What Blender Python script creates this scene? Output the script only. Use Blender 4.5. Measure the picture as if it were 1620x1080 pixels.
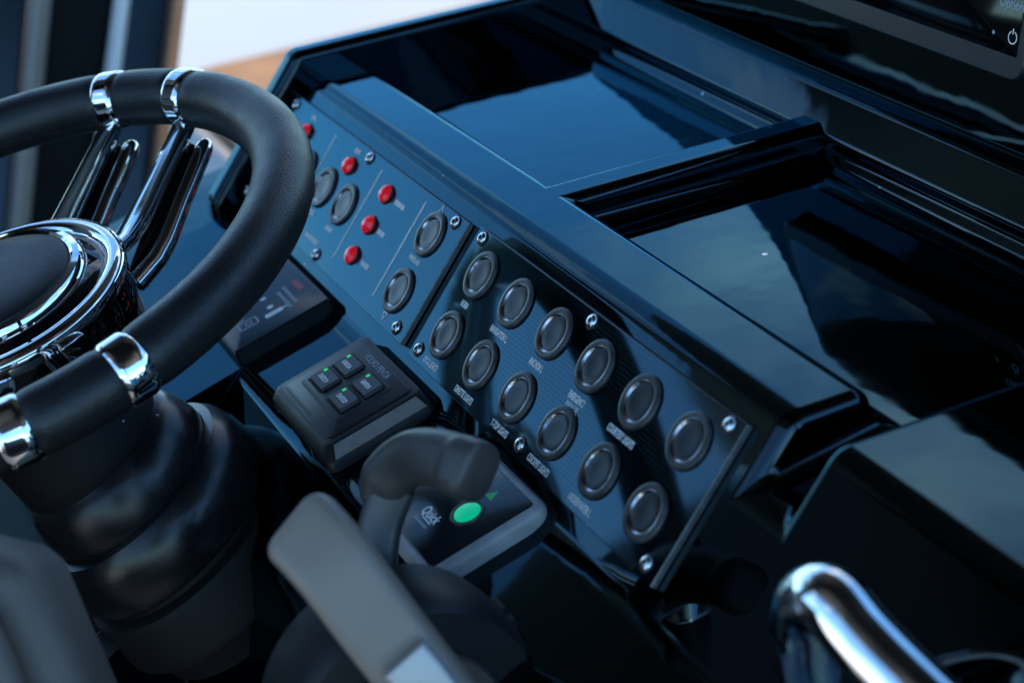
import bpy, bmesh, math, random
from mathutils import Vector, Matrix, Euler
random.seed(7)
for o in list(bpy.data.objects): bpy.data.objects.remove(o, do_unlink=True)
SC = bpy.context.scene
COL = SC.collection
rad = math.radians

# ------------------------------------------------------------------ camera
# world frame: X along the dash (to the helmsman's right), Y forward, Z up, origin on the panel under the HORN button
RX = Vector((0.42124512, 0.89993110, -0.11259028))     # camera right
DN = Vector((0.35286914, -0.27698809, -0.89373428))    # camera down
FW = Vector((-0.83548544, 0.33675157, -0.43423780))    # camera forward
CAM = Vector((0.70003532, -0.27423625, 0.33100192))
FPX = 3000.0
def ray(px, py): return RX*((px-810)/FPX) + DN*((py-540)/FPX) + FW
def at(px, py, depth): return CAM + ray(px, py)*depth
def on(px, py, n, d):
    r = ray(px, py); return CAM + r*((d - n.dot(CAM))/n.dot(r))
cd = bpy.data.cameras.new('camera'); cam = bpy.data.objects.new('camera', cd); COL.objects.link(cam)
cam.matrix_world = Matrix(((RX.x, -DN.x, -FW.x, CAM.x), (RX.y, -DN.y, -FW.y, CAM.y), (RX.z, -DN.z, -FW.z, CAM.z), (0, 0, 0, 1)))
cd.sensor_width = 36; cd.lens = 36*FPX/1620; cd.clip_start = .02; cd.clip_end = 3000
cd.dof.use_dof = True; cd.dof.focus_distance = .80; cd.dof.aperture_fstop = 9.5
SC.camera = cam

# ------------------------------------------------------------------ sky, sun, exposure
SUN_DIR = Vector((.66, .24, .71)).normalized()          # towards the sun
W = bpy.data.worlds.new('World'); SC.world = W; W.use_nodes = True
nt = W.node_tree; N = nt.nodes; LK = nt.links
N.clear()
out = N.new('ShaderNodeOutputWorld'); bg = N.new('ShaderNodeBackground'); bg.inputs['Strength'].default_value = .15
sky = N.new('ShaderNodeTexSky'); sky.sky_type = 'NISHITA'; sky.sun_disc = False
sky.sun_elevation = math.asin(SUN_DIR.z); sky.sun_rotation = math.atan2(SUN_DIR.x, SUN_DIR.y)
sky.air_density = 1.0; sky.dust_density = 0.0; sky.ozone_density = 6.0
tc = N.new('ShaderNodeTexCoord'); mp = N.new('ShaderNodeMapping'); mp.inputs['Scale'].default_value = (1.6, 1.6, 3.6)
mp.inputs['Location'].default_value = (2.42, 4.41, 2.47)
nz = N.new('ShaderNodeTexNoise'); nz.inputs['Scale'].default_value = 1.6; nz.inputs['Detail'].default_value = 7; nz.inputs['Roughness'].default_value = .55
nz.inputs['Distortion'].default_value = .5
cr = N.new('ShaderNodeValToRGB'); cr.color_ramp.elements[0].position = .515; cr.color_ramp.elements[1].position = .70
cr.color_ramp.elements[1].color = (.9, .9, .9, 1)
mx = N.new('ShaderNodeMix'); mx.data_type = 'RGBA'; mx.inputs['B'].default_value = (5.2, 5.6, 6.0, 1)
LK.new(tc.outputs['Generated'], mp.inputs['Vector']); LK.new(mp.outputs['Vector'], nz.inputs['Vector'])
LK.new(nz.outputs['Fac'], cr.inputs['Fac']); LK.new(cr.outputs['Color'], mx.inputs['Factor'])
tn = N.new('ShaderNodeMix'); tn.data_type = 'RGBA'; tn.blend_type = 'MULTIPLY'; tn.inputs['Factor'].default_value = 1; tn.inputs['B'].default_value = (.72, .97, 1.0, 1)   # cool white balance
LK.new(sky.outputs['Color'], tn.inputs['A']); LK.new(tn.outputs['Result'], mx.inputs['A']); LK.new(mx.outputs['Result'], bg.inputs['Color']); LK.new(bg.outputs[0], out.inputs[0])
sl = bpy.data.lights.new('sun', 'SUN'); sl.energy = 4.2; sl.angle = rad(.53); sl.color = (1, .96, .9)
so = bpy.data.objects.new('sun', sl); COL.objects.link(so); so.rotation_euler = SUN_DIR.to_track_quat('Z', 'Y').to_euler(); so.location = SUN_DIR*20
SC.view_settings.view_transform = 'Standard'; SC.view_settings.look = 'None'; SC.view_settings.gamma = 1
SC.view_settings.exposure = 1.4; SC.view_settings.use_curve_mapping = False
SC.render.engine = 'CYCLES'

# ------------------------------------------------------------------ materials
MAT = {}
def pbr(name, col, rough=.5, metal=0, bump=None, coat=0, spots=0, var=0, vscale=40, spec=.5, em=None, rvar=0, trans=0, tint=None):
    m = bpy.data.materials.new(name); m.use_nodes = True; t = m.node_tree; b = t.nodes['Principled BSDF']
    b.inputs['Base Color'].default_value = (*col, 1); b.inputs['Roughness'].default_value = rough; b.inputs['Metallic'].default_value = metal
    b.inputs['Coat Weight'].default_value = coat; b.inputs['Coat Roughness'].default_value = .03; b.inputs['Specular IOR Level'].default_value = spec
    b.inputs['Transmission Weight'].default_value = trans
    if em: b.inputs['Emission Color'].default_value = (*em[0], 1); b.inputs['Emission Strength'].default_value = em[1]
    co = t.nodes.new('ShaderNodeTexCoord').outputs['Object']
    cout = None
    if var:
        n = t.nodes.new('ShaderNodeTexNoise'); n.inputs['Scale'].default_value = vscale; n.inputs['Detail'].default_value = 6; t.links.new(co, n.inputs['Vector'])
        r = t.nodes.new('ShaderNodeValToRGB'); r.color_ramp.elements[0].position = .3; r.color_ramp.elements[1].position = .72
        r.color_ramp.elements[0].color = (*[c*(1-var) for c in col], 1); r.color_ramp.elements[1].color = (*[min(1, c*(1+var)) for c in col], 1)
        t.links.new(n.outputs['Fac'], r.inputs['Fac']); cout = r.outputs['Color']
    if tint: b.inputs['Specular Tint'].default_value = (*tint, 1)
    if spots:   # settled dust specks
        v = t.nodes.new('ShaderNodeTexVoronoi'); v.inputs['Scale'].default_value = spots; t.links.new(co, v.inputs['Vector'])
        lt = t.nodes.new('ShaderNodeMath'); lt.operation = 'LESS_THAN'; t.links.new(v.outputs['Distance'], lt.inputs[0])
        sp = t.nodes.new('ShaderNodeSeparateColor'); t.links.new(v.outputs['Color'], sp.inputs[0])
        pw = t.nodes.new('ShaderNodeMath'); pw.operation = 'POWER'; pw.inputs[1].default_value = 7; t.links.new(sp.outputs[0], pw.inputs[0])
        ml = t.nodes.new('ShaderNodeMath'); ml.operation = 'MULTIPLY'; ml.inputs[1].default_value = .10; t.links.new(pw.outputs[0], ml.inputs[0]); t.links.new(ml.outputs[0], lt.inputs[1])
        mm = t.nodes.new('ShaderNodeMix'); mm.data_type = 'RGBA'; mm.inputs['B'].default_value = (.32, .32, .33, 1)
        if cout: t.links.new(cout, mm.inputs['A'])
        else: mm.inputs['A'].default_value = (*col, 1)
        t.links.new(lt.outputs[0], mm.inputs['Factor']); cout = mm.outputs['Result']
    if cout: t.links.new(cout, b.inputs['Base Color'])
    if rvar:
        n = t.nodes.new('ShaderNodeTexNoise'); n.inputs['Scale'].default_value = 35; n.inputs['Detail'].default_value = 8; t.links.new(co, n.inputs['Vector'])
        r = t.nodes.new('ShaderNodeMapRange'); r.inputs['From Min'].default_value = .35; r.inputs['From Max'].default_value = .7
        r.inputs['To Min'].default_value = max(0, rough-rvar); r.inputs['To Max'].default_value = rough+rvar
        t.links.new(n.outputs['Fac'], r.inputs['Value']); t.links.new(r.outputs[0], b.inputs['Roughness'])
    if bump:
        kind, sc, st, dist = bump
        if kind == 'noise':
            n = t.nodes.new('ShaderNodeTexNoise'); n.inputs['Scale'].default_value = sc; n.inputs['Detail'].default_value = 3; o_ = n.outputs['Fac']
        elif kind == 'voronoi':
            n = t.nodes.new('ShaderNodeTexVoronoi'); n.feature = 'DISTANCE_TO_EDGE'; n.inputs['Scale'].default_value = sc; o_ = n.outputs['Distance']
        elif kind == 'checker':
            n = t.nodes.new('ShaderNodeTexChecker'); n.inputs['Scale'].default_value = sc; o_ = n.outputs['Fac']
        elif kind == 'wave':
            n = t.nodes.new('ShaderNodeTexWave'); n.inputs['Scale'].default_value = sc; n.inputs['Distortion'].default_value = 4; n.inputs['Detail'].default_value = 3; o_ = n.outputs['Fac']
        t.links.new(co, n.inputs['Vector'])
        if kind == 'checker':
            mpn = t.nodes.new('ShaderNodeMapping'); mpn.inputs['Rotation'].default_value = (0, 0, rad(45)); mpn.inputs['Location'].default_value = (0, 0, .0003); t.links.new(co, mpn.inputs['Vector']); t.links.new(mpn.outputs[0], n.inputs['Vector'])
            wv = t.nodes.new('ShaderNodeMix'); wv.data_type = 'RGBA'; wv.blend_type = 'ADD'; wv.inputs['B'].default_value = (.016, .018, .020, 1); t.links.new(o_, wv.inputs['Factor'])
            if cout: t.links.new(cout, wv.inputs['A'])
            t.links.new(wv.outputs['Result'], b.inputs['Base Color'])
        bp = t.nodes.new('ShaderNodeBump'); bp.inputs['Strength'].default_value = st; bp.inputs['Distance'].default_value = dist
        t.links.new(o_, bp.inputs['Height']); t.links.new(bp.outputs['Normal'], b.inputs['Normal'])
    MAT[name] = m
    return m
pbr('gelcoat', (.030, .043, .050), .035, 1, tint=(.60, .88, 1.0), rvar=.022, spots=75, bump=('noise', 14, .035, .01), spec=.5)
pbr('plate', (.040, .056, .066), .06, 1, tint=(.52, .88, 1.0), bump=('checker', 800, .10, .0002), spots=90, spec=.62)
pbr('plate_edge', (.30, .29, .28), .38, .85, var=.25, vscale=300, bump=('noise', 900, .2, .0003))
pbr('bezel', (.050, .052, .055), .38, .25, var=.35, vscale=160, rvar=.1, bump=('noise', 1500, .12, .0002))
pbr('button_cap', (.012, .016, .022), .30, 0, spots=400, bump=('noise', 700, .08, .0002))
pbr('chrome', (.86, .87, .88), .035, 1, bump=('noise', 25, .015, .005))
pbr('chrome_worn', (.50, .50, .50), .24, 1, var=.2, vscale=120, bump=('noise', 500, .06, .0004))
pbr('steel', (.72, .73, .75), .22, 1, var=.12, vscale=900)
pbr('socket', (.05, .05, .055), .5, .5, var=.2)
pbr('print_white', (.90, .91, .92), .5, var=.05, vscale=900)
pbr('print_grey', (.30, .36, .42), .5, var=.08, vscale=900)
pbr('print_red', (.62, .02, .06), .45, var=.1, vscale=500)
pbr('print_green', (.02, .62, .16), .4, var=.1, vscale=500)
pbr('led_green', (.02, .5, .12), .3, em=((.02, .8, .2), .22), var=.1)
pbr('red_lens', (.95, .012, .025), .14, coat=.3, spec=.5, em=((1, .01, .03), .10), var=.3, vscale=350)
pbr('green_button', (.0, .34, .17), .28, em=((.0, .55, .26), .25), var=.15, vscale=200)
pbr('leather', (.0095, .0100, .0115), .40, bump=('voronoi', 700, .36, .0006), var=.2, vscale=90, rvar=.06, spec=.45)
pbr('thread', (.006, .006, .007), .8, var=.3, vscale=500)
pbr('rubber', (.006, .0065, .0075), .30, spec=.42, bump=('noise', 900, .06, .0004), spots=70, rvar=.07, var=.2, vscale=60)
pbr('rubber_matte', (.004, .004, .0045), .60, spec=.22, bump=('noise', 900, .1, .0004), spots=120, var=.2)
pbr('black_gloss', (.003, .003, .004), .05, bump=('noise', 30, .02, .004), var=.1)
pbr('plastic_dark', (.012, .0125, .0135), .46, spec=.36, bump=('noise', 1600, .12, .0002), var=.15, vscale=120, rvar=.06)
pbr('plastic_key', (.010, .011, .013), .40, spec=.40, bump=('noise', 1600, .1, .0002), var=.15, vscale=120)
pbr('plastic_strip', (.24, .22, .20), .5, bump=('noise', 1200, .2, .0002), var=.12, vscale=200)
pbr('plastic_grey', (.36, .36, .36), .45, bump=('noise', 900, .15, .0003), var=.15, vscale=90, rvar=.08)
pbr('overlay', (.004, .010, .014), .13, spots=180, var=.2, vscale=60, rvar=.04)
pbr('lever_grip', (.058, .052, .048), .42, bump=('noise', 700, .08, .0003), var=.15, vscale=60, rvar=.07)
pbr('lever_metal', (.075, .075, .078), .36, .3, var=.1, vscale=60, bump=('noise', 900, .08, .0002))
pbr('lever_pale', (.20, .162, .136), .42, 0, var=.08, vscale=40, bump=('noise', 700, .06, .0003))
pbr('silver', (.42, .41, .40), .42, .3, var=.08)
pbr('vinyl_grey', (.095, .080, .070), .55, bump=('voronoi', 300, .15, .0008), var=.15, vscale=20)
pbr('white_gelcoat', (.27, .25, .228), .30, var=.03, vscale=4, bump=('noise', 20, .02, .01))
pbr('teak', (.19, .088, .024), .55, var=.35, vscale=9, bump=('wave', 12, .15, .002))
pbr('wood_trim', (.22, .10, .05), .45, var=.3, vscale=14)
pbr('screen_glass', (.0015, .002, .0025), .06, var=.2, spots=60)
pbr('screen_bezel', (.012, .018, .024), .33, bump=('noise', 1400, .1, .0002), var=.2, vscale=200)
pbr('sea', (.012, .035, .05), .12, bump=('noise', 1.6, .6, .4), var=.2, vscale=.3)
pbr('blue_panel', (.018, .034, .048), .2, var=.25, vscale=6)
pbr('deck_rubber', (.035, .036, .038), .6, var=.2, vscale=6, bump=('noise', 200, .1, .001))
pbr('white_vinyl', (.80, .775, .74), .45, var=.04, vscale=5)
pbr('liner', (.80, .78, .75), .6, var=.05, vscale=3)
pbr('black_paint', (.006, .006, .008), .3, var=.2, vscale=10)

# ------------------------------------------------------------------ helpers
def thing(name, label, cat, M=None, group=None):
    o = bpy.data.objects.new(name, None); o.empty_display_size = .03; COL.objects.link(o)
    if M is not None: o.matrix_world = M
    tag(o, label, cat, group); return o
def tag(o, label, cat, group=None):
    o['label'] = label; o['category'] = cat
    if group: o['group'] = group
    return o
def obj(name, bm, mats, parent=None, M=None, world=False, smooth=True, bevel=0, seg=3, ang=30, sub=0, label=None, recalc=True):
    """link bm as one mesh object; M is its placement in the parent's space, world=True means vertices are in world space"""
    if recalc: bmesh.ops.recalc_face_normals(bm, faces=bm.faces)
    me = bpy.data.meshes.new(name); bm.to_mesh(me); bm.free()
    for k in (mats if isinstance(mats, (list, tuple)) else [mats]): me.materials.append(MAT[k])
    return link(name, me, parent, M, world, smooth, bevel, seg, ang, sub, label)
def link(name, me, parent=None, M=None, world=False, smooth=True, bevel=0, seg=3, ang=30, sub=0, label=None):
    if smooth:
        me.polygons.foreach_set('use_smooth', [True]*len(me.polygons))
        if not bevel and not sub: me.set_sharp_from_angle(angle=rad(38))
    o = bpy.data.objects.new(name, me); COL.objects.link(o)
    if parent is not None:
        o.parent = parent
        if world: o.matrix_parent_inverse = wm(parent).inverted()
    if M is not None: o.matrix_local = M
    if bevel:
        b = o.modifiers.new('bevel', 'BEVEL'); b.width = bevel; b.segments = seg; b.limit_method = 'ANGLE'; b.angle_limit = rad(ang); b.harden_normals = True
    if sub:
        s = o.modifiers.new('sub', 'SUBSURF'); s.levels = sub; s.render_levels = sub
    if label: o['label'] = label
    return o
def wm(o):
    m = o.matrix_basis.copy()
    if o.parent: m = wm(o.parent) @ o.matrix_parent_inverse @ m
    return m
def T(x=0, y=0, z=0): return Matrix.Translation((x, y, z))
def frame(o, u, v, w): return Matrix(((u.x, v.x, w.x, o.x), (u.y, v.y, w.y, o.y), (u.z, v.z, w.z, o.z), (0, 0, 0, 1)))
def face(bm, pts, mi=0):
    f = bm.faces.new([bm.verts.new(p) for p in pts]); f.material_index = mi; return f
def weld(bm, d=1e-5): bmesh.ops.remove_doubles(bm, verts=bm.verts, dist=d); return bm
def box(x0, x1, y0, y1, z0, z1, bm=None):
    bm = bm or bmesh.new(); r = bmesh.ops.create_cube(bm, size=1)
    for v in r['verts']: v.co = Vector((x0+(v.co.x+.5)*(x1-x0), y0+(v.co.y+.5)*(y1-y0), z0+(v.co.z+.5)*(z1-z0)))
    return bm
def rrect(x0, x1, y0, y1, r, n=6):
    P = []
    for cx, cy, a0 in ((x1-r, y1-r, 0), (x0+r, y1-r, 90), (x0+r, y0+r, 180), (x1-r, y0+r, 270)):
        for i in range(n+1):
            a = rad(a0+90*i/n); P.append((cx+r*math.cos(a), cy+r*math.sin(a)))
    return P
def inset(P, d):
    cx = sum(p[0] for p in P)/len(P); n = len(P); Q = []
    for i in range(n):
        a, b, c = Vector(P[i-1]), Vector(P[i]), Vector(P[(i+1) % n]); t = (c-a); t.normalize(); Q.append((b.x - t.y*d, b.y + t.x*d))
    return Q
def loft(rings, caps=(True, True), bm=None, mi=0, closed=True):
    """rings: lists of 3D points of equal length"""
    bm = bm or bmesh.new(); V = [[bm.verts.new(p) for p in r] for r in rings]; n = len(V[0])
    for a, b in zip(V[:-1], V[1:]):
        for i in range(n if closed else n-1):
            f = bm.faces.new((a[i], a[(i+1) % n], b[(i+1) % n], b[i])); f.material_index = mi
    if caps[0]: bm.faces.new(list(reversed(V[0]))).material_index = mi
    if caps[1]: bm.faces.new(V[-1]).material_index = mi
    return bm
def slab(P, layers):
    """P outline in xy; layers = [(z, inset)]"""
    return loft([[(x, y, z) for x, y in (inset(P, d) if d else P)] for z, d in layers])
def lathe(prof, seg=48, bm=None, a0=0, a1=360):
    bm = bm or bmesh.new(); full = a1-a0 >= 360; cols = []
    for i in range(seg if full else seg+1):
        a = rad(a0+(a1-a0)*i/seg)
        cols.append([bm.verts.new((r*math.cos(a), r*math.sin(a), h)) for r, h in prof])
    for i in range(seg):
        A, B = cols[i], cols[(i+1) % len(cols)]
        for k in range(len(prof)-1): bm.faces.new((A[k], B[k], B[k+1], A[k+1]))
    return weld(bm, 1e-6)
def sweep(path, prof, up=Vector((0, 0, 1)), caps=(True, True), bm=None, scales=None):
    path = [Vector(p) for p in path]; rings = []
    for i, p in enumerate(path):
        t = (path[min(i+1, len(path)-1)] - path[max(i-1, 0)]).normalized(); s = t.cross(up).normalized(); q = s.cross(t)
        sc = scales[i] if scales else (1, 1)
        if not isinstance(sc, tuple): sc = (sc, sc)
        rings.append([p + s*(a*sc[0]) + q*(b*sc[1]) for a, b in prof])
    return loft(rings, caps, bm)
def circ(r, n=16, r2=None): return [(r*math.cos(2*math.pi*i/n), (r2 or r)*math.sin(2*math.pi*i/n)) for i in range(n)]
def spline(P, n=8):
    P = [Vector(p) for p in P]; O = []
    for i in range(len(P)-1):
        a, b, c, d = P[max(i-1, 0)], P[i], P[i+1], P[min(i+2, len(P)-1)]
        for k in range(n):
            t = k/n; O.append(.5*((2*b)+(c-a)*t+(2*a-5*b+4*c-d)*t*t+(3*b-a-3*c+d)*t**3))
    return O+[P[-1]]
def text_mesh(s, size, xs=.78, space=1.0, bold=.00010):
    c = bpy.data.curves.new('t', 'FONT'); c.body = s; c.size = size; c.align_x = 'CENTER'; c.align_y = 'CENTER'; c.extrude = .00006; c.offset = bold; c.resolution_u = 3; c.space_character = space
    o = bpy.data.objects.new('t', c); COL.objects.link(o)
    me = bpy.data.meshes.new_from_object(o.evaluated_get(bpy.context.evaluated_depsgraph_get()))
    bpy.data.objects.remove(o); bpy.data.curves.remove(c); me.transform(Matrix.Diagonal((xs, 1, 1, 1)))
    me.name = 'lettering'; return me
def lettering(s, size, parent, u, v, w, mat='print_white', xs=.78, rot=0, space=1.0):
    me = text_mesh(s, size, xs, space); me.materials.append(MAT[mat])
    return link('lettering', me, parent, T(u, v, w) @ Matrix.Rotation(rad(rot), 4, 'Z'), smooth=False)
def strokes(parent, u, v, w, width, h, mat='print_white', seed=0):
    """lettering too small to read: a row of upright strokes of uneven width"""
    rnd = random.Random(seed); bm = bmesh.new(); x = -width/2
    while x < width/2:
        s = rnd.uniform(.28, .5)*h; box(x, min(x+s, width/2), -h/2*rnd.uniform(.8, 1), h/2*rnd.uniform(.8, 1), 0, .0001, bm); x += s+.10*h
    return obj('lettering', bm, mat, parent, T(u, v, w), smooth=False)
def copy_part(o, parent, M):
    c = o.copy(); COL.objects.link(c); c.parent = parent; c.matrix_parent_inverse = Matrix(); c.matrix_local = M
    for ch in [k for k in o.children]:
        g = ch.copy(); COL.objects.link(g); g.parent = c
    return c

# ------------------------------------------------------------------ planes of the dash
PH = rad(49.4); CP, SP = math.cos(PH), math.sin(PH)
FU, FV, FN = Vector((1, 0, 0)), Vector((0, CP, SP)), Vector((0, -SP, CP))     # switch panel face
def fp(u, v, w=0): return FU*u + FV*v + FN*w
TH = rad(15); SV, SN = Vector((0, math.cos(TH), math.sin(TH))), Vector((0, -math.sin(TH), math.cos(TH)))   # lower shelf
SO = FV*(-.062)
def sp(u, v, w=0): return SO + Vector((u, 0, 0)) + SV*v + SN*w
ZL, ZF = .021, .006                    # ledge and tray floor heights
YB = ZL/SP*CP                          # ledge front edge
LOW = rad(80)

# ------------------------------------------------------------------ setting: water, deck
bm = bmesh.new(); face(bm, [(-900, -900, -1.75), (900, -900, -1.75), (900, 900, -1.75), (-900, 900, -1.75)])
w_ = obj('water', bm, 'sea'); w_['kind'] = 'structure'
bm = box(-1.2, 1.6, -3.2, 1.6, -1.06, -.98); d_ = obj('deck', bm, 'deck_rubber', bevel=.004); d_['kind'] = 'structure'

# ------------------------------------------------------------------ helm console
con = thing('helm_console', 'glossy black moulded helm console with two recessed trays above the switch panels', 'console', T(0, .05, -.98))
X = [-.345, -.275, -.109, -.035, -.0115, .217, .238, .62]
Y1, Y2, YR = .0505, .0525, .205
bm = bmesh.new()
def P3(x, yz): return (x, yz[0], yz[1])
A = (YB, ZL); A2 = (Y1, ZL); A3 = (YR, ZL); F1 = (Y2, ZF); F3 = (YR, ZF)
vS = -.002; Sg = (vS*CP, vS*SP); K = (SO.y, SO.z)
e = SO + SV*(-.0495); EE = (e.y, e.z); e2 = SO + SV*(-.125); EL = (e2.y, e2.z)
def mid(p): return (p[0]-.055*CP, p[1]-.055*SP)
def down(p, z): return (p[0]-(p[1]-z)/math.tan(LOW), z)
for i in range(-1, 6):
    a, b = X[i+1], X[i+2]
    Q = lambda p, q: face(bm, [P3(a, p), P3(b, p), P3(b, q), P3(a, q)])
    ledge = i not in (4, -1)
    if ledge: Q(A, A2)                                     # ledge / side block top
    if i in (2, 5): Q(A2, A3)                              # divider, block
    elif i == -1: Q(K, (.20, K[1]+.03))
    elif i != 4: Q(A2, F1); Q(F1, F3)                      # tray front wall and floor
    else: Q(F1, F3); Q(Sg, F1)                             # slot floor between ledge and block
    if ledge: Q(Sg, A)                                     # face above the slot level
    if i >= 0: Q(K, Sg)
    E_ = EL if i <= 0 else EE
    Q(E_, K); Q(mid(E_), E_); Q(down(mid(E_), -.60), mid(E_))
for x in (-.035, -.0115):                                  # divider side walls (slightly drafted)
    face(bm, [P3(x, A2), P3(x, A3), P3(x, F3), P3(x, F1)])
face(bm, [P3(.217, A), P3(.217, A2), P3(.217, F1), P3(.217, Sg)])
face(bm, [P3(.238, A), P3(.238, A2), P3(.238, F1), P3(.238, Sg)]); face(bm, [P3(.238, A2), P3(.238, A3), P3(.238, F3), P3(.238, F1)])
face(bm, [P3(-.109, EE), P3(-.109, EL), P3(-.109, mid(EL)), P3(-.109, down(mid(EL), -.60)), P3(-.109, down(mid(EE), -.60)), P3(-.109, mid(EE))])
weld(bm)
obj('dash_moulding', bm, 'gelcoat', con, world=True, bevel=.0062, seg=6, ang=22)
# left cheek standing proud of the dash
o1 = .0135
prof = [(YR, .034), (YB-.006, .034)] + [tuple((FV*v + FN*.012).yz) for v in (.028, -.062)] + [tuple((FV*-.075).yz), (YR, -.06)]
bm = loft([[P3(-.291, p) for p in prof], [P3(-.2745, p) for p in prof]])
obj('side_rim', bm, 'gelcoat', con, world=True, bevel=.0055, seg=5, ang=20)
# wall behind the trays and the bulkhead that carries the display
BS = rad(79); BV, BN = Vector((0, math.cos(BS), math.sin(BS))), Vector((0, -math.sin(BS), math.cos(BS))); BO = Vector((0, .2005, .0345))
def bp(u, v, w=0): return BO + Vector((u, 0, 0)) + BV*v + BN*w
prof = [(.176, -.02), (.176, .006), (.1805, .0115), (.1795, .0165), (.192, .0338), (.2005, .0345), (.30, .0345), (.30, -.02)]
bm = loft([[P3(-.30, p) for p in prof], [P3(.75, p) for p in prof]])
obj('rear_step', bm, 'gelcoat', con, world=True, bevel=.0022, seg=3, ang=15)
CT = [(-.30, -.002), (-.30, .010), (-.21, .027), (-.135, .047), (-.112, .065), (-.104, .090), (-.100, .128), (-.090, .142), (-.07, .148), (.20, .160), (.75, .165), (.75, -.002)]
bm = loft([[tuple(bp(u, v, .0)) for u, v in CT], [tuple(bp(u, v*.97, 0) + Vector((0, .16, 0))) for u, v in CT]])
obj('display_pod', bm, 'gelcoat', con, world=True, bevel=.004, seg=4, ang=25)
bm = box(-.285, .60, .0, .45, -.975, -.06); obj('plinth', bm, 'gelcoat', con, world=True, bevel=.01)

# ------------------------------------------------------------------ push buttons, screws, lamps
def button_parts():
    R = .0113
    bz = lathe([(R, 0), (R, .0007), (R-.0002, .0011), (R-.0006, .0013), (.0089, .0014), (.0085, .0012)], 48)
    rg = lathe([(.0085, .0012), (.0083, .0013), (.0080, .0011), (.0075, .0005), (.0072, .0004)], 48)
    cp = lathe([(.0074, .0003), (.0072, .0006), (.0066, .0007), (.004, .0005), (0.0, .00045)], 48)
    return bz, rg, cp
PB = None
def push_button(parent, u, v, w):
    global PB
    M = T(u, v, w) @ Matrix.Rotation(random.uniform(0, 6), 4, 'Z')
    if PB is None:
        b, r, c = button_parts(); PB = obj('push_button', b, 'bezel', parent, M)
        obj('ring', r, 'chrome_worn', PB); obj('cap', c, 'button_cap', PB); return PB
    return copy_part(PB, parent, M)
SCW = None
def screw(parent, u, v, w):
    global SCW
    M = T(u, v, w) @ Matrix.Rotation(random.uniform(0, 6), 4, 'Z')
    if SCW is None:
        SCW = obj('screw', lathe([(.0029, 0), (.0029, .0006), (.0026, .0012), (.0019, .0016), (.0012, .0017), (.0011, .0005), (0, .0004)], 24), 'steel', parent, M)
        obj('socket', lathe([(.00108, .0012), (.0009, .00125), (0, .0011)], 6), 'socket', SCW, smooth=False)
        obj('shadow_ring', lathe([(.0036, .0002), (.0034, .0003), (.0029, .0003)], 24), 'socket', SCW); return SCW  # flat dark ring painted as the shadow round the screw head
    return copy_part(SCW, parent, M)
LAMP = None
def red_lamp(parent, u, v, w):
    global LAMP
    M = T(u, v, w) @ Matrix.Rotation(random.uniform(0, 6), 4, 'Z')
    if LAMP is None:
        LAMP = obj('indicator_lamp', lathe([(.0047, 0), (.0046, .0014), (.0036, .0029), (.0018, .0037), (0, .0039)], 9), 'red_lens', parent, M, smooth=False)
        obj('collar', lathe([(.0051, 0), (.0051, .0007), (.0047, .0010)], 32), 'bezel', LAMP); return LAMP
    return copy_part(LAMP, parent, M)
def plate(name, u0, u1, v0, v1, label):
    t = thing(name, label, 'panel', frame(fp(0, 0, .0004), FU, FV, FN))
    bm = box(u0, u1, v0, v1, 0, .0028)
    for f in bm.faces: f.material_index = 0 if f.calc_center_median().z > .0025 else 1
    obj('plate', bm, ['plate', 'plate_edge'], t, bevel=.0003, seg=2)
    return t
WT = .0029
# right-hand panel: twelve buttons
sw = plate('switch_panel', -.0215, .2025, -.0485, .0172, 'black carbon-look panel with twelve round push buttons and light names')
for j in (0, 1):
    for i in range(6): push_button(sw, .036*i, -.0298*j, WT)
for u in (-.0147, .0907, .1946):
    for v in (.0133, -.0431): screw(sw, u, v, WT)
for s, i, j in (('HORN', 0, 0), ('NAVIGATION L.', 1, 0), ('ANCHOR L.', 2, 0), ('COURTESY LIGHTS', 4, 0), ('DECK LIGHTS', 0, 1), ('DINETTE LIGHTS', 1, 1), ('T-TOP LIGHTS', 2, 1), ('COCKPIT LIGHTS', 3, 1), ('UNDERWATER L.', 4, 1)):
    lettering(s, .0042, sw, .036*i, -.0146-.0298*j, WT, xs=.52, space=1.06)
lettering('EMERGENCY', .0042, sw, .108, -.0146, WT, xs=.52, space=1.06); lettering('PARALLEL', .0042, sw, .108, -.0186, WT, xs=.52, space=1.06)
# left-hand panel: red lamps, windlass buttons
sl_ = plate('switch_panel', -.277, -.0318, -.0475, .0152, 'satin dark panel with red lamps, white divider lines and windlass buttons')
for u, v in ((-.210, -.0145), (-.179, -.0149), (-.1492, -.015), (-.0572, .0003), (-.0568, -.0293)): push_button(sl_, u, v, WT)
for u, v in ((-.2307, .002), (-.165, .0022), (-.1142, .0025), (-.1139, -.0145), (-.1139, -.0313)): red_lamp(sl_, u, v, WT)
for u, v in ((-.260, .0105), (-.1493, .0115), (-.0424, .0118), (-.1487, -.0437), (-.0414, -.0428), (-.260, -.0437)): screw(sl_, u, v, WT)
for u in (-.1965, -.1314, -.0762): obj('divider_line', box(u-.0006, u+.0006, -.0395, .0108, WT, WT+.0001), 'print_white', sl_, smooth=False)
for k, (u, v, wd) in enumerate(((-.2317, .0105, .0065), (-.1654, .0105, .0065), (-.1786, -.0291, .009), (-.1505, -.0295, .009), (-.1628, -.0392, .018), (-.0975, .0022, .0115), (-.1000, -.0142, .0085), (-.0983, -.0311, .0095))):
    strokes(sl_, u, v, WT, wd, .0028, seed=k)
lettering('WINDLASS', .0036, sl_, -.0588, -.0137, WT, xs=.68)
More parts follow.
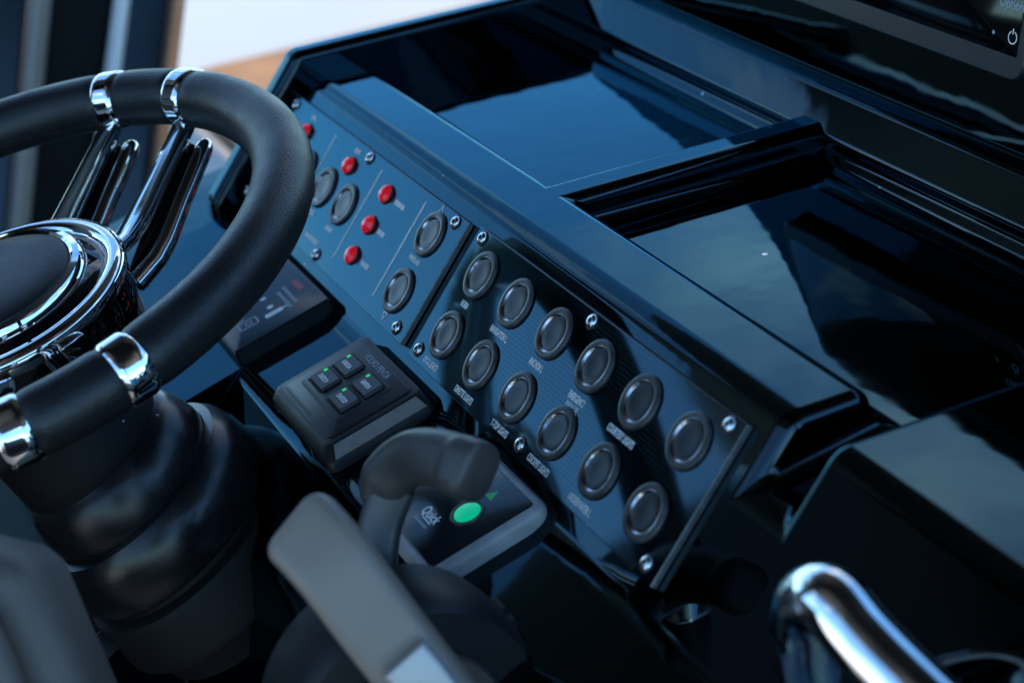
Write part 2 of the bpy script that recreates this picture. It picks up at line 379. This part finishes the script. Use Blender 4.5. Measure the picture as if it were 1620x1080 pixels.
def tri(parent, u, v, up, s=.0026):
    bm = bmesh.new(); k = 1 if up else -1
    O = [(0, s*k), (-s*.95, -s*.75*k), (s*.95, -s*.75*k)]; I = [(x*.55, y*.55-.0002*k) for x, y in O]
    for i in range(3): face(bm, [(*O[i], 0), (*O[(i+1) % 3], 0), (*I[(i+1) % 3], 0), (*I[i], 0)])
    obj('arrow_mark', bm, 'print_white', parent, T(u, v, WT+.0001), smooth=False)
tri(sl_, -.0595, .0128, True); tri(sl_, -.0571, -.0427, False)

# ------------------------------------------------------------------ engine start keypad
kp = thing('engine_start_keypad', 'dark grey engine start keypad with four square keys and green lights', 'keypad', frame(sp(0, 0, 0), FU, SV, SN))
KR = [(rrect(-.0505, .0275, -.0525, .0005, .004), 0), (rrect(-.0505, .0275, -.0525, .0005, .004), .0078), (rrect(-.0502, .0272, -.0522, .0002, .004), .0086), (rrect(-.0488, .0200, -.0490, -.0008, .004), .0144), (rrect(-.0478, .0190, -.0480, -.0018, .004), .0150)]
obj('housing', loft([[(x, y, z) for x, y in P] for P, z in KR]), 'plastic_dark', kp)
bm = bmesh.new()
for x in (.0223,): face(bm, [(.0269, -.0485, .0090), (.0269, -.0030, .0090), (.0204, -.0045, .0141), (.0204, -.0455, .0141)])
obj('bright_bevel', bm, 'plastic_strip', kp, T(.0002, 0, .0002), smooth=False)
obj('face_plate', slab(rrect(-.0448, .0160, -.0452, -.0040, .003), [(.0149, 0), (.0157, 0), (.0160, .0004)]), 'plastic_key', kp)
obj('key_surround', slab(rrect(-.0410, .0075, -.0385, -.0098, .0035), [(.0158, 0), (.0164, .0002), (.0166, .0006)]), 'plastic_dark', kp)
for j, (u, v, s) in enumerate(((-.0293, -.0295, 'START/STOP'), (-.0293, -.0173, 'IGNITION'), (-.0053, -.0295, 'START/STOP'), (-.0053, -.0173, 'IGNITION'))):
    obj('key_well', slab(rrect(u-.0088, u+.0088, v-.0059, v+.0059, .0008), [(.0160, 0), (.01668, 0)]), 'rubber_matte', kp)
    k = obj('key', slab(rrect(u-.0078, u+.0082, v-.0049, v+.0055, .0010), [(.0162, 0), (.0184, .0001), (.0190, .0006)]), 'plastic_key', kp)
    lettering(s, .0033, k, u+.0002, v-.0004, .0191, 'print_white', .50 if len(s) > 8 else .6)
    obj('led', box(u-.0062, u-.0045, v+.0022, v+.0040, .0188, .0192), 'led_green', k, smooth=False)
lettering('VOLVO PENTA', .0048, kp, -.0170, -.0085+.0008, .0161, 'print_grey', .86)

def squash(t, k):
    for o in t.children_recursive:
        o.data.transform(Matrix.Diagonal((1, 1, k, 1))); o.location.z *= k
squash(kp, .60); kp.matrix_world = frame(sp(-.0102, .0034, 0), FU, SV, SN)

# ------------------------------------------------------------------ fire extinguisher plate
fe = thing('extinguisher_panel', 'thin black instruction plate with fire extinguisher symbols and red heading', 'panel', frame(sp(0, 0, 0), FU, SV, SN))
obj('housing', slab(rrect(-.205, -.1035, -.0515, .0015, .002), [(0, 0), (.0102, 0), (.0110, .0008)]), 'plastic_dark', fe)
obj('overlay', slab(rrect(-.2035, -.1045, -.0505, .0005, .0015), [(.0109, 0), (.0119, 0), (.0120, .0002)]), 'overlay', fe)
W0 = .01205
strokes(fe, -.1335, -.0052, W0, .0125, .0033, 'print_red', 3)
for k, (u, v, wd) in enumerate(((-.1285, -.0117, .0215), (-.1265, -.0154, .0205))): strokes(fe, u, v, W0, wd, .0019, 'print_grey', 20+k)
bm = slab(rrect(-.1217, -.1178, -.0286, -.0188, .0012), [(0, 0), (.0001, 0)]); box(-.1202, -.1193, -.0189, -.0160, 0, .0001, bm); obj('extinguisher_symbol', bm, 'print_white', fe, T(0, 0, W0), smooth=False)
obj('dot_symbol', lathe([(.0017, 0), (.0017, .0001), (0, .0001)], 16), 'print_white', fe, T(-.1271, -.0233, W0), smooth=False)
obj('dot_symbol', lathe([(.0015, 0), (.0015, .0001), (0, .0001)], 16), 'print_white', fe, T(-.1385, -.0231, W0), smooth=False)
R1 = rrect(-.1272, -.1190, -.0425, -.0318, .0015); R2 = inset(R1, .0009)
bm = loft([[(*p, .0001) for p in R1], [(*p, .0001) for p in R2]], (False, False))
lathe([(.0021, .0001), (.0014, .0001)], 14, bm)
for v in bm.verts:
    if v.co.x > -.05: v.co += Vector((-.1231, -.0368, 0))
obj('frame_symbol', bm, 'print_grey', fe, T(0, 0, W0), smooth=False)

squash(fe, .70); fe.matrix_world = frame(sp(-.0059, .0020, 0), FU, SV, SN)

# ------------------------------------------------------------------ thruster control
tcn = thing('thruster_control', 'grey-rimmed dark control box with round green button and green arrow', 'control box', frame(sp(0, 0, 0), FU, SV, SN))
OUT = rrect(.066, .1345, -.0515, .0035, .006, 8)
obj('housing', slab(OUT, [(0, 0), (.0085, 0), (.0108, .0006), (.0122, .0020), (.0127, .0032)]), 'plastic_grey', tcn)
obj('overlay', slab(inset(OUT, .0042), [(.0122, 0), (.01285, 0), (.0130, .0003)]), 'overlay', tcn)
W1 = .01305
gb = obj('green_button', lathe([(.0056, 0), (.0054, .0008), (.0030, .0014), (0, .0016)], 32), 'green_button', tcn, T(.1119, -.0222, W1))
obj('button_ring', lathe([(.0074, 0), (.0072, .0008), (.0064, .0009), (.0058, .0001)], 32), 'bezel', gb)
bm = bmesh.new(); face(bm, [(.1075, -.0122, 0), (.1135, -.0122, 0), (.1105, -.0070, 0)]); obj('arrow_mark', bm, 'print_green', tcn, T(0, 0, W1), smooth=False)
lettering('Quick', .0062, tcn, .1005, -.0335, W1, xs=.85); obj('logo_bar', box(.0985, .1055, -.0366, -.0360, W1, W1+.0001), 'print_white', tcn, smooth=False)
strokes(tcn, .1005, -.0385, W1, .0115, .0014, 'print_grey', 5)

squash(tcn, .62); tcn.matrix_world = frame(sp(-.0081, .0027, 0), FU, SV, SN)

# ------------------------------------------------------------------ chartplotter
cp_ = thing('chartplotter', 'black glass chartplotter display with slim bezel on the bulkhead', 'display', frame(bp(0, 0, 0), FU, BV, BN))
OUT = rrect(-.0850, .1075, .0310, .128, .0080, 8)
obj('bezel', slab(OUT, [(-.002, 0), (.0062, 0), (.0072, .0010)]), 'screen_bezel', cp_)
obj('screen', slab(rrect(-.0795, .1025, .0412, .1225, .001), [(.0070, 0), (.0074, 0), (.0075, .0002)]), 'screen_glass', cp_)
def loc(parent, P): return wm(parent).inverted() @ P
q = loc(cp_, on(1602, 60, BN, BN.dot(bp(0, 0, .0076))))
bm = lathe([(.0028, 0), (.0023, 0)], 24, a0=115, a1=425); box(-.00025, .00025, .0014, .0036, 0, .0001, bm)
obj('power_mark', bm, 'print_white', cp_, T(q.x, q.y, .00765), smooth=False)
q = loc(cp_, on(1604, 8, BN, BN.dot(bp(0, 0, .0076)))); lettering('Options', .0058, cp_, q.x, q.y, .00765, 'print_grey', .9)
q = loc(cp_, on(1572, 51, BN, BN.dot(bp(0, 0, .0076)))); obj('sensor_dot', lathe([(.0009, .0001), (0, .0001)], 12), 'print_grey', cp_, T(q.x, q.y, .0076), smooth=False)

# ------------------------------------------------------------------ steering wheel
WK = .903; WC = CAM + (Vector((-.17313, -.19033, -.00229))-CAM)*WK; WE1 = Vector((.96682, .25545, 0)); WE2 = Vector((-.24818, .93932, .23684)); WN = Vector((.06050, -.22898, .97155))
RW, RT = .155, .0148
wh = thing('steering_wheel', 'black leather steering wheel with paired chrome spokes and chrome bands', 'steering wheel', frame(WC, WE1, WE2, WN))
def torus(a0, a1, R, r, seg, ns=28, fx=1.0, cap=True):
    rings = []
    for i in range(seg+1):
        a = rad(a0+(a1-a0)*i/seg); k = 1
        if cap:
            d = min(i, seg-i); k = {0: .93, 1: .985}.get(d, 1)
        rings.append([((R+r*k*math.cos(b))*math.cos(a), (R+r*k*math.cos(b))*math.sin(a), r*k*math.sin(b)*fx) for b in [2*math.pi*j/ns for j in range(ns)]])
    return loft(rings, (cap, cap))
PAIR = (112.25, -11.65, 232.0); HB, BW = 9.5, 2.5
bands = sorted([(p+s*HB) for p in PAIR for s in (-1, 1)])
edges = bands + [bands[0]+360]
for a, b in zip(edges[:-1], edges[1:]):
    wide = b-a > 40
    obj('leather_rim', torus(a+BW-.25, b-BW+.25, RW, RT, 72 if wide else 16), 'leather', wh)
for b in bands: obj('band', torus(b-BW, b+BW, RW, RT+.0006, 10, 32), 'chrome', wh)
bm = bmesh.new(); a = 0
while a < 360:                                            # cross stitching along the inner underside of the rim
    if min(abs((a-b+180) % 360-180) for b in bands) > 2.2:
        for s in (-1, 1):
            be = rad(207); c = rad(a); m = Matrix.Translation(((RW+(RT+.0002)*math.cos(be))*math.cos(c), (RW+(RT+.0002)*math.cos(be))*math.sin(c), (RT+.0002)*math.sin(be)))
            er = Vector((math.cos(c)*math.cos(be), math.sin(c)*math.cos(be), math.sin(be))); et = Vector((-math.sin(c), math.cos(c), 0)); eb = er.cross(et)
            fm = m @ frame(Vector(), (et*.5+eb*s).normalized(), (eb*.5-et*s).normalized(), er)
            r = bmesh.ops.create_cube(bm, size=1)
            for v in r['verts']: v.co = fm @ Vector((v.co.x*.0050, v.co.y*.0009, v.co.z*.0012))
    a += 1.15
st = obj('stitching', bm, 'thread', wh, smooth=False); st['kind'] = 'stuff'
def pl(phi, along, side, h):
    c, s = math.cos(rad(phi)), math.sin(rad(phi)); return Vector((c*along - s*side, s*along + c*side, h))
for p in PAIR:
    for s in (-1, 1):
        y = .0252*s
        sv = Vector((-math.sin(rad(p)), math.cos(rad(p)), 0)); up = Vector((0, 0, 1)) + sv*.12
        path = [pl(p, .1450, y, -.0085), pl(p, .1380, y, -.0112), pl(p, .115, y, -.0190), pl(p, .090, y, -.0275), pl(p, .080, y*.98, -.0305), pl(p, .072, y*.92, -.0325), pl(p, .050, y*.72, -.0345)]
        obj('spoke', sweep(path, rrect(-.0064, .0064, -.0034, .0034, .0009, 2), up, scales=[(.84, 1), (.86, 1), (.95, 1), (1.04, 1), (1.10, 1), (1.15, 1), (1.2, 1)]), 'chrome', wh)
        z = y-.0120
        path = [pl(p, .1405, z, -.0185), pl(p, .1395, z, -.0190), pl(p, .1375, z, -.0198), pl(p, .134, z, -.0212), pl(p, .128, z, -.0235), pl(p, .105, z, -.0330), pl(p, .084, z, -.0425), pl(p, .074, z*.97, -.0465), pl(p, .058, z*.85, -.0500)]
        obj('spoke_brace', sweep(path, circ(.0050, 18), Vector((0, 0, 1)), scales=[.35, .62, .84, .97, 1, 1, 1.05, 1.05, 1.05]), 'chrome', wh)
        rings = [[pl(p, al, y-.001, h-.003), pl(p, al, y-.0110, h-.0085), pl(p, al, y-.0110, h-.0125), pl(p, al, y-.001, h-.0105)] for al, h in ((.136, -.0115), (.115, -.0190), (.088, -.0290), (.060, -.0420))]
        obj('spoke_web', loft(rings), 'black_gloss', wh, bevel=.001, seg=2)
obj('hub_shell', lathe([(.050, -.085), (.060, -.070), (.0645, -.048), (.0655, -.030), (.0640, -.022)], 64), 'black_gloss', wh)
obj('hub_ring', lathe([(.0645, -.026), (.0672, -.0215), (.0674, -.0180), (.0662, -.0160), (.0640, -.0148), (.0605, -.0148), (.0578, -.0168), (.0566, -.0190)], 72), 'chrome', wh)
obj('hub_dish', lathe([(.0570, -.0187), (.0548, -.0190), (.0520, -.0172), (.0500, -.0150)], 64), 'black_gloss', wh)
obj('pad_ring', lathe([(.0500, -.0160), (.0496, -.0120), (.0478, -.0092), (.0448, -.0084), (.0432, -.0092), (.0428, -.0105)], 72), 'chrome', wh)
obj('hub_pad', lathe([(.0430, -.0105), (.0422, -.0088), (.040, -.0078), (.030, -.0062), (.015, -.0055), (0, -.0053)], 64), 'leather', wh)

for ch in wh.children: ch.data.transform(Matrix.Scale(WK, 4))

# ------------------------------------------------------------------ steering column
CX0 = at(132, 700, .845); CX1 = at(332, 884, .884); ax = (CX0-CX1).normalized()
q = ax.to_track_quat('Z', 'Y').to_matrix().to_4x4(); q.translation = CX0
sc_ = thing('steering_column', 'black rubber steering column with domed collar and ribbed boot under the wheel', 'steering column', q)
obj('neck', lathe([(.030, .060), (.034, .035), (.0365, .004), (.0372, -.0035), (.0365, -.006)], 64), 'rubber_matte', sc_)
obj('dome', lathe([(.0355, -.0045), (.0380, -.0055), (.0415, -.0110), (.0440, -.0180), (.0450, -.0255), (.0445, -.0310), (.0425, -.036)], 64), 'rubber', sc_)
obj('boot_ring', lathe([(.0420, -.0335), (.0450, -.0295), (.0490, -.0300), (.0525, -.0345), (.0548, -.0420), (.0552, -.0500), (.0545, -.0580), (.0530, -.0605), (.0510, -.0610)], 64), 'rubber', sc_)
obj('base', lathe([(.0500, -.060), (.0508, -.064), (.0560, -.0655), (.0575, -.0680), (.0580, -.088), (.0588, -.090), (.0588, -.093), (.052, -.094), (.050, -.11)], 64), 'rubber_matte', sc_)
p0, p1, p2 = at(190, 985, .865), at(165, 1020, .858), at(132, 1046, .852)
bm = sweep(spline([p0, at(180, 1004, .862), p1, at(148, 1037, .855), p2], 4), rrect(-.0058, .0058, -.0014, .0014, .0008, 2), up=FW*-1)
obj('tilt_lever', bm, 'plastic_dark', sc_, world=True)

# ------------------------------------------------------------------ throttle control
def px_path(L): return [at(*p) for p in L]
tb = at(640, 1120, .665)
th = thing('throttle_control', 'dark grey twin-lever throttle in front of the green-button control box', 'throttle', T(tb.x, tb.y, tb.z-.05))
AX = Matrix.Translation(tb) @ Matrix.Rotation(rad(90), 4, 'Y')     # local z -> world x
bm = lathe([(0, -.024), (.040, -.024), (.0465, -.020), (.0480, -.010), (.0480, .004), (.0465, .010), (.0445, .013), (.030, .0145), (0, .0148)], 72); bm.transform(AX); obj('housing', bm, 'plastic_dark', th, world=True)
bm = lathe([(.0300, .0146), (.0310, .0160), (.0300, .0180), (.012, .020), (0, .0202)], 56); bm.transform(AX); obj('pivot_boss', bm, 'lever_grip', th, world=True)
bm = bmesh.new()
for i in range(8):
    a = rad(62+8*i); r = bmesh.ops.create_cube(bm, size=1)
    M = Matrix.Rotation(a, 4, 'Z') @ T(.0484, 0, -.006)
    for v in r['verts']: v.co = M @ Vector((v.co.x*.0026, v.co.y*.0042, v.co.z*.009))
bm.transform(AX); g = obj('ribbed_edge', bm, 'plastic_dark', th, world=True, bevel=.0005); g['kind'] = 'stuff'
bm = box(tb.x-.04, tb.x+.03, tb.y-.05, tb.y+.06, tb.z-.10, tb.z-.03); obj('mount', bm, 'plastic_dark', th, world=True, bevel=.01)
# far lever: upright stem with a bent hand grip
path = spline(px_path([(600, 935, .690), (596, 880, .690), (603, 825, .690), (625, 765, .688)]), 6); n = len(path)
lv = obj('lever', sweep(path, rrect(-.0074, .0074, -.006, .006, .003, 3), up=FW*-1, scales=[1+.12*i/n for i in range(n)]), 'lever_metal', th, world=True)
path = spline(px_path([(592, 800, .691), (616, 752, .688), (655, 724, .680), (700, 726, .666), (738, 740, .655), (764, 752, .650)]), 6); n = len(path)
sc = [(.55+.45*min(1, i/5), .55+.45*min(1, i/5)) for i in range(n)]
for i in range(n):
    k = i/(n-1); f_ = 1+.10*math.sin(k*3.1) + (.12 if k > .75 else 0); e_ = 1 if i < n-3 else (.93, .80, .52)[i-n+3]; sc[i] = (sc[i][0]*f_*e_, sc[i][1]*f_*e_)
obj('grip', sweep(path, rrect(-.0094, .0094, -.0090, .0090, .0060, 4), up=FW*-1, scales=sc), 'lever_grip', th, world=True, sub=1)
# near lever
path = spline(px_path([(735, 1165, .600), (670, 1078, .598), (598, 985, .594), (530, 895, .592), (487, 846, .595), (470, 828, .598)]), 5); n = len(path)
sc = []
for i in range(n):
    k = i/(n-1); e_ = 1 if i < n-4 else (.98, .93, .82, .5)[i-n+4]; sc.append(((1+.08*k)*e_, (1+.15*k)*e_))
l2 = obj('lever', sweep(path, rrect(-.0128, .0128, -.0065, .0065, .0050, 4), up=FW*-1, scales=sc), 'lever_pale', th, world=True, sub=1)
path = spline(px_path([(705, 1120, .590), (668, 1072, .587), (640, 1040, .586)]), 3)
obj('clamp', sweep(path, rrect(-.0080, .0080, -.0045, .0045, .0015, 3), up=FW*-1), 'silver', th, world=True)

# ------------------------------------------------------------------ grab rail on the side block
gr = thing('grab_rail', 'curved chrome grab rail on the black side block', 'rail', T(*at(1290, 960, .55)))
path = spline([at(1330, 1150, .575), at(1292, 1085, .565), at(1275, 1010, .553), at(1283, 955, .540), at(1318, 955, .528), at(1375, 1020, .52), at(1460, 1105, .51), at(1600, 1240, .49)], 8)
obj('tube', sweep(path, circ(.0105, 24), up=FN), 'chrome', gr, world=True)

# ------------------------------------------------------------------ seat edge in the foreground
SD = .60
se = thing('helm_chair', 'grey vinyl helm chair edge beside the steering column', 'chair', T(*at(20, 1150, SD)))
P = [at(x, y, SD) for x, y in ((-160, 835), (28, 878), (62, 905), (150, 1110), (190, 1240), (-160, 1240))]
bm = loft([P, [p + FW*.045 for p in P]]); obj('bolster', bm, 'vinyl_grey', se, world=True, bevel=.012, seg=4)
P = [at(x, y, SD) for x, y in ((-160, 925), (0, 955), (80, 1150), (90, 1240), (-160, 1240))]
bm = loft([P, [p - FW*.012 for p in P]]); obj('cushion', bm, 'vinyl_grey', se, world=True, bevel=.008, seg=4)

hb = thing('bench_blocker', 'unseen black bench shape behind the wheel, added to darken reflections', 'bench', T(-.4, -.8, -.98))  # out of view; added and widened so the gloss mirrors something dark
obj('backrest', box(-1.75, .12, -.78, -.64, -.50, .12), 'black_paint', hb, world=True, bevel=.05, seg=5)
obj('base', box(-1.70, .08, -.79, -.45, -.98, -.52), 'black_paint', hb, world=True, bevel=.03, seg=4)
# ------------------------------------------------------------------ far side of the cockpit
sd = thing('side_deck', 'white glossy side deck beyond the helm console', 'deck', T(-1.6, .5, -1.0))
obj('moulding', box(-2.6, -.95, -2.5, 3.2, -1.0, -.345), 'white_gelcoat', sd, world=True, bevel=.04, seg=4)
tk = slab(rrect(-1.49, -1.02, .205, 2.6, .06, 8), [(-.3445, 0), (-.3300, 0), (-.3270, .003)])
tag(obj('teak_panel', tk, 'teak'), 'varnished teak panel with rounded corner lying on the white side deck', 'panel')
sd2 = thing('side_deck', 'white glossy side deck on the throttle side of the cockpit', 'deck', T(1.9, -.5, -1.0))
obj('moulding', box(1.45, 2.8, -3.6, 3.2, -1.0, -.40), 'white_gelcoat', sd2, world=True, bevel=.04, seg=4)
af = thing('aft_bounce_block', 'unseen white lounge shape aft, added to bounce sunlight', 'lounge', T(0, -2.9, -1.0))  # out of view; sunlit white surface added for bounce and highlights
obj('base', box(-.90, 1.2, -3.3, -1.9, -.978, -.50), 'white_vinyl', af, world=True, bevel=.04, seg=4)
obj('backrest', box(-.90, 1.2, -3.55, -3.32, -.978, .02), 'white_vinyl', af, world=True, bevel=.06, seg=4)
dr = thing('cabin_door', 'tall black cabin door with white edge trim and wooden strip behind the wheel', 'door', T(*at(120, 420, 1.75)))
def board(name, L, mat, d=1.75, th=.05):
    P = [at(x, y, d) for x, y in L]; bm = loft([P, [p + FW*th for p in P]]); return obj(name, bm, mat, dr, world=True, bevel=.004)
board('panel', ((66, -60), (184, -60), (120, 420), (20, 420)), 'rubber_matte')
board('edge_trim', ((186, -60), (206, -60), (146, 420), (122, 420)), 'white_vinyl', 1.74)
board('glass_panel', ((207, -60), (272, -60), (215, 420), (147, 420)), 'blue_panel', 1.76)
board('wooden_strip', ((273, -60), (286, -60), (229, 420), (216, 420)), 'wood_trim', 1.75)
board('handrail', ((50, -60), (66, -60), (20, 420), (6, 420)), 'plastic_strip', 1.70)
board('window', ((-200, -60), (49, -60), (5, 420), (-200, 420)), 'blue_panel', 1.80)

# ------------------------------------------------------------------ hardtop that the gloss reflects, with an added aft light blocker
ht = thing('hardtop', 'black hardtop roof on raked legs over the helm', 'roof', T(-.1, -.5, .75))
RF = [(1.2, -.88), (1.2, .40), (1.02, .58), (-.80, .58), (-.95, .45), (-.95, -.55), (-1.66, -.70), (-1.66, -1.20), (-1.56, -1.30), (-.62, -1.30), (-.60, -.88)]
obj('roof', slab(RF, [(.78, .03), (.80, 0), (.86, 0), (.90, .08)]), 'black_paint', ht, world=True)
obj('aft_blocker', box(-.87, -.42, -.88, -.80, -1.0, .79), 'black_paint', ht, world=True, bevel=.03, seg=4)  # unseen dark slab added to block aft light and deepen the blacks
obj('leg', sweep([(1.12, .10, -.3), (1.12, -.10, .80)], rrect(-.032, .032, -.045, .045, .02, 3), up=Vector((0, 1, 0))), 'black_paint', ht, world=True)
